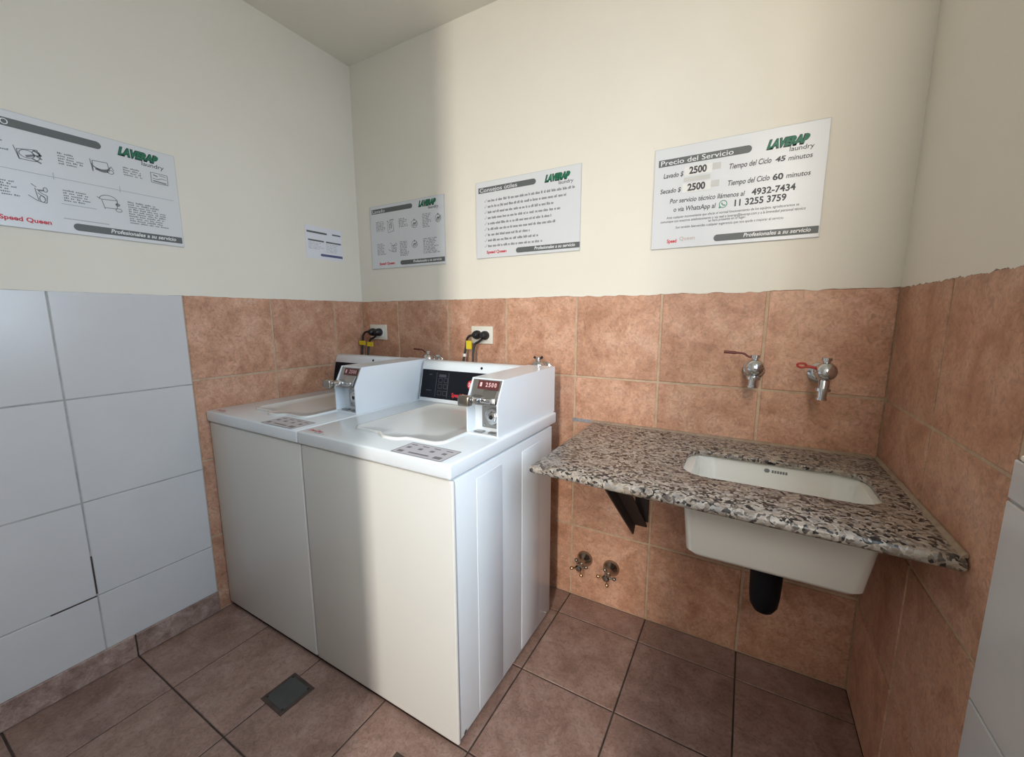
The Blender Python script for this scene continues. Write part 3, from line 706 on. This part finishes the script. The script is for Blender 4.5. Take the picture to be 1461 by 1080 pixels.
# left wall sign
t, pl, o = board((0, -3.985, 4.54), (0, 1, 0), 1.505, .97, 'white instruction board on the left wall, cut off by the picture edge')
add = template(t, pl, o, 'SECADO', .310); brand(add, pl)
if 1:
    for (x0, x1, a, b) in ((.10, .296, .72, .63), (.583, .753, .723, .61), (1.047, 1.234, .732, .642), (.10, .31, .392, .252), (.582, .791, .397, .292), (1.048, 1.398, .395, .166)):
        mb = MB(); pl.block(mb, x0, x1, a, b, .014, .0225, rnd); mb.build('paragraph_print', INKM, t, o)
if 1:
    for (x0, x1, y1, y0, kd) in ((.316, .48, .70, .58, 0), (.802, .971, .734, .61, 1), (1.273, 1.418, .741, .64, 4), (.385, .48, .396, .238, 2), (.814, .983, .387, .27, 3)):
        mb = MB(); washer_icon(pl, mb, x0, x1, y0, y1, kd, .006); mb.build('line_drawing', INKM, t, o)
def rules(mb):
    pl.line(mb, .06, .49, 1.45, .49, .005); pl.line(mb, .535, .47, .535, .53, .005); pl.line(mb, 1.0, .47, 1.0, .53, .005)
    pl.line(mb, .56, .265, .80, .265, .006); pl.line(mb, .56, .135, .88, .135, .008)
add('divider_rules', INKG2, rules)
# small notice
org = Vector((0, -.958, 4.61))
t = thing('paper_notice', org, 'small white paper notice near the corner on the left wall', 'notice')
n = Vector((1, 0, 0)); R_ = Vector((0, 1, 0)); Z_ = Vector((0, 0, 1))
cs = [org+R_*a+Z_*b for a, b in ((0, 0), (.622, 0), (.622, .467), (0, .467))]
MB().loft([[c+n*.0045 for c in cs], [c+n*.008 for c in cs]]).build('paper_sheet', PAPER, t, org)
pl = Plane2(org+n*.008, R_, Z_, t, org)
for nm, q in (('header_bar', (.025, .36, .365, .392)), ('header_mark', (.45, .60, .375, .395)), ('column_heading', (.04, .30, .25, .272)), ('column_heading', (.335, .60, .25, .272))):
    mb = MB(); pl.rect(mb, *q, .0012, False, nm == 'header_bar'); mb.build(nm, INKG, t, org)
for q in ((.04, .30, .235, .13), (.335, .60, .235, .10)):
    mb = MB(); pl.block(mb, *q, .010, .022, rnd); mb.build('paragraph_print', INKG2, t, org)
mb = MB(); pl.rect(mb, .232, .618, .045, .08, .0012, True, False); mb.build('footer_bar', BLUEP, t, org)

# ------------------------------------------------------------------ floor drains
def drain(cx, cy, h, rot, label):
    base = (cx, cy, .003)
    t = thing('floor_drain', base, label, 'floor drain', 'square grey floor drain covers')
    c, s = math.cos(math.radians(rot)), math.sin(math.radians(rot))
    def Q(x, y, z): return (cx+x*c-y*s, cy+x*s+y*c, z)
    def sq(a, z): return [Q(x, y, z) for x, y in ((-a, -a), (a, -a), (a, a), (-a, a))]
    MB().loft([sq(h, .003), sq(h, .006), sq(h-.012, .007)]).build('dark_rim', GROUTF, t, base)
    MB().loft([sq(h-.034, .0071), sq(h-.034, .0105), sq(h-.040, .012)]).build('cover_plate', DRAINM, t, base)
    for sx in (-1, 1):
        for sy in (-1, 1):
            p = Q(sx*(h-.045), sy*(h-.045), .0121); MB().lathe(p, (0, 0, 1), [(0, .012), (.001, .012)], 8).build('cover_screw', IRON, t, base)
drain(1.918, -2.832, .176, -2, 'square grey drain cover in the floor in front of the left washer')
drain(3.46, -2.875, .176, 0, 'square drain cover before the right washer, cut by the bottom picture edge')
for o in bpy.data.objects:
    if o.type == 'MESH' and o.parent is None and 'kind' not in o.keys(): print('untagged', o.name)
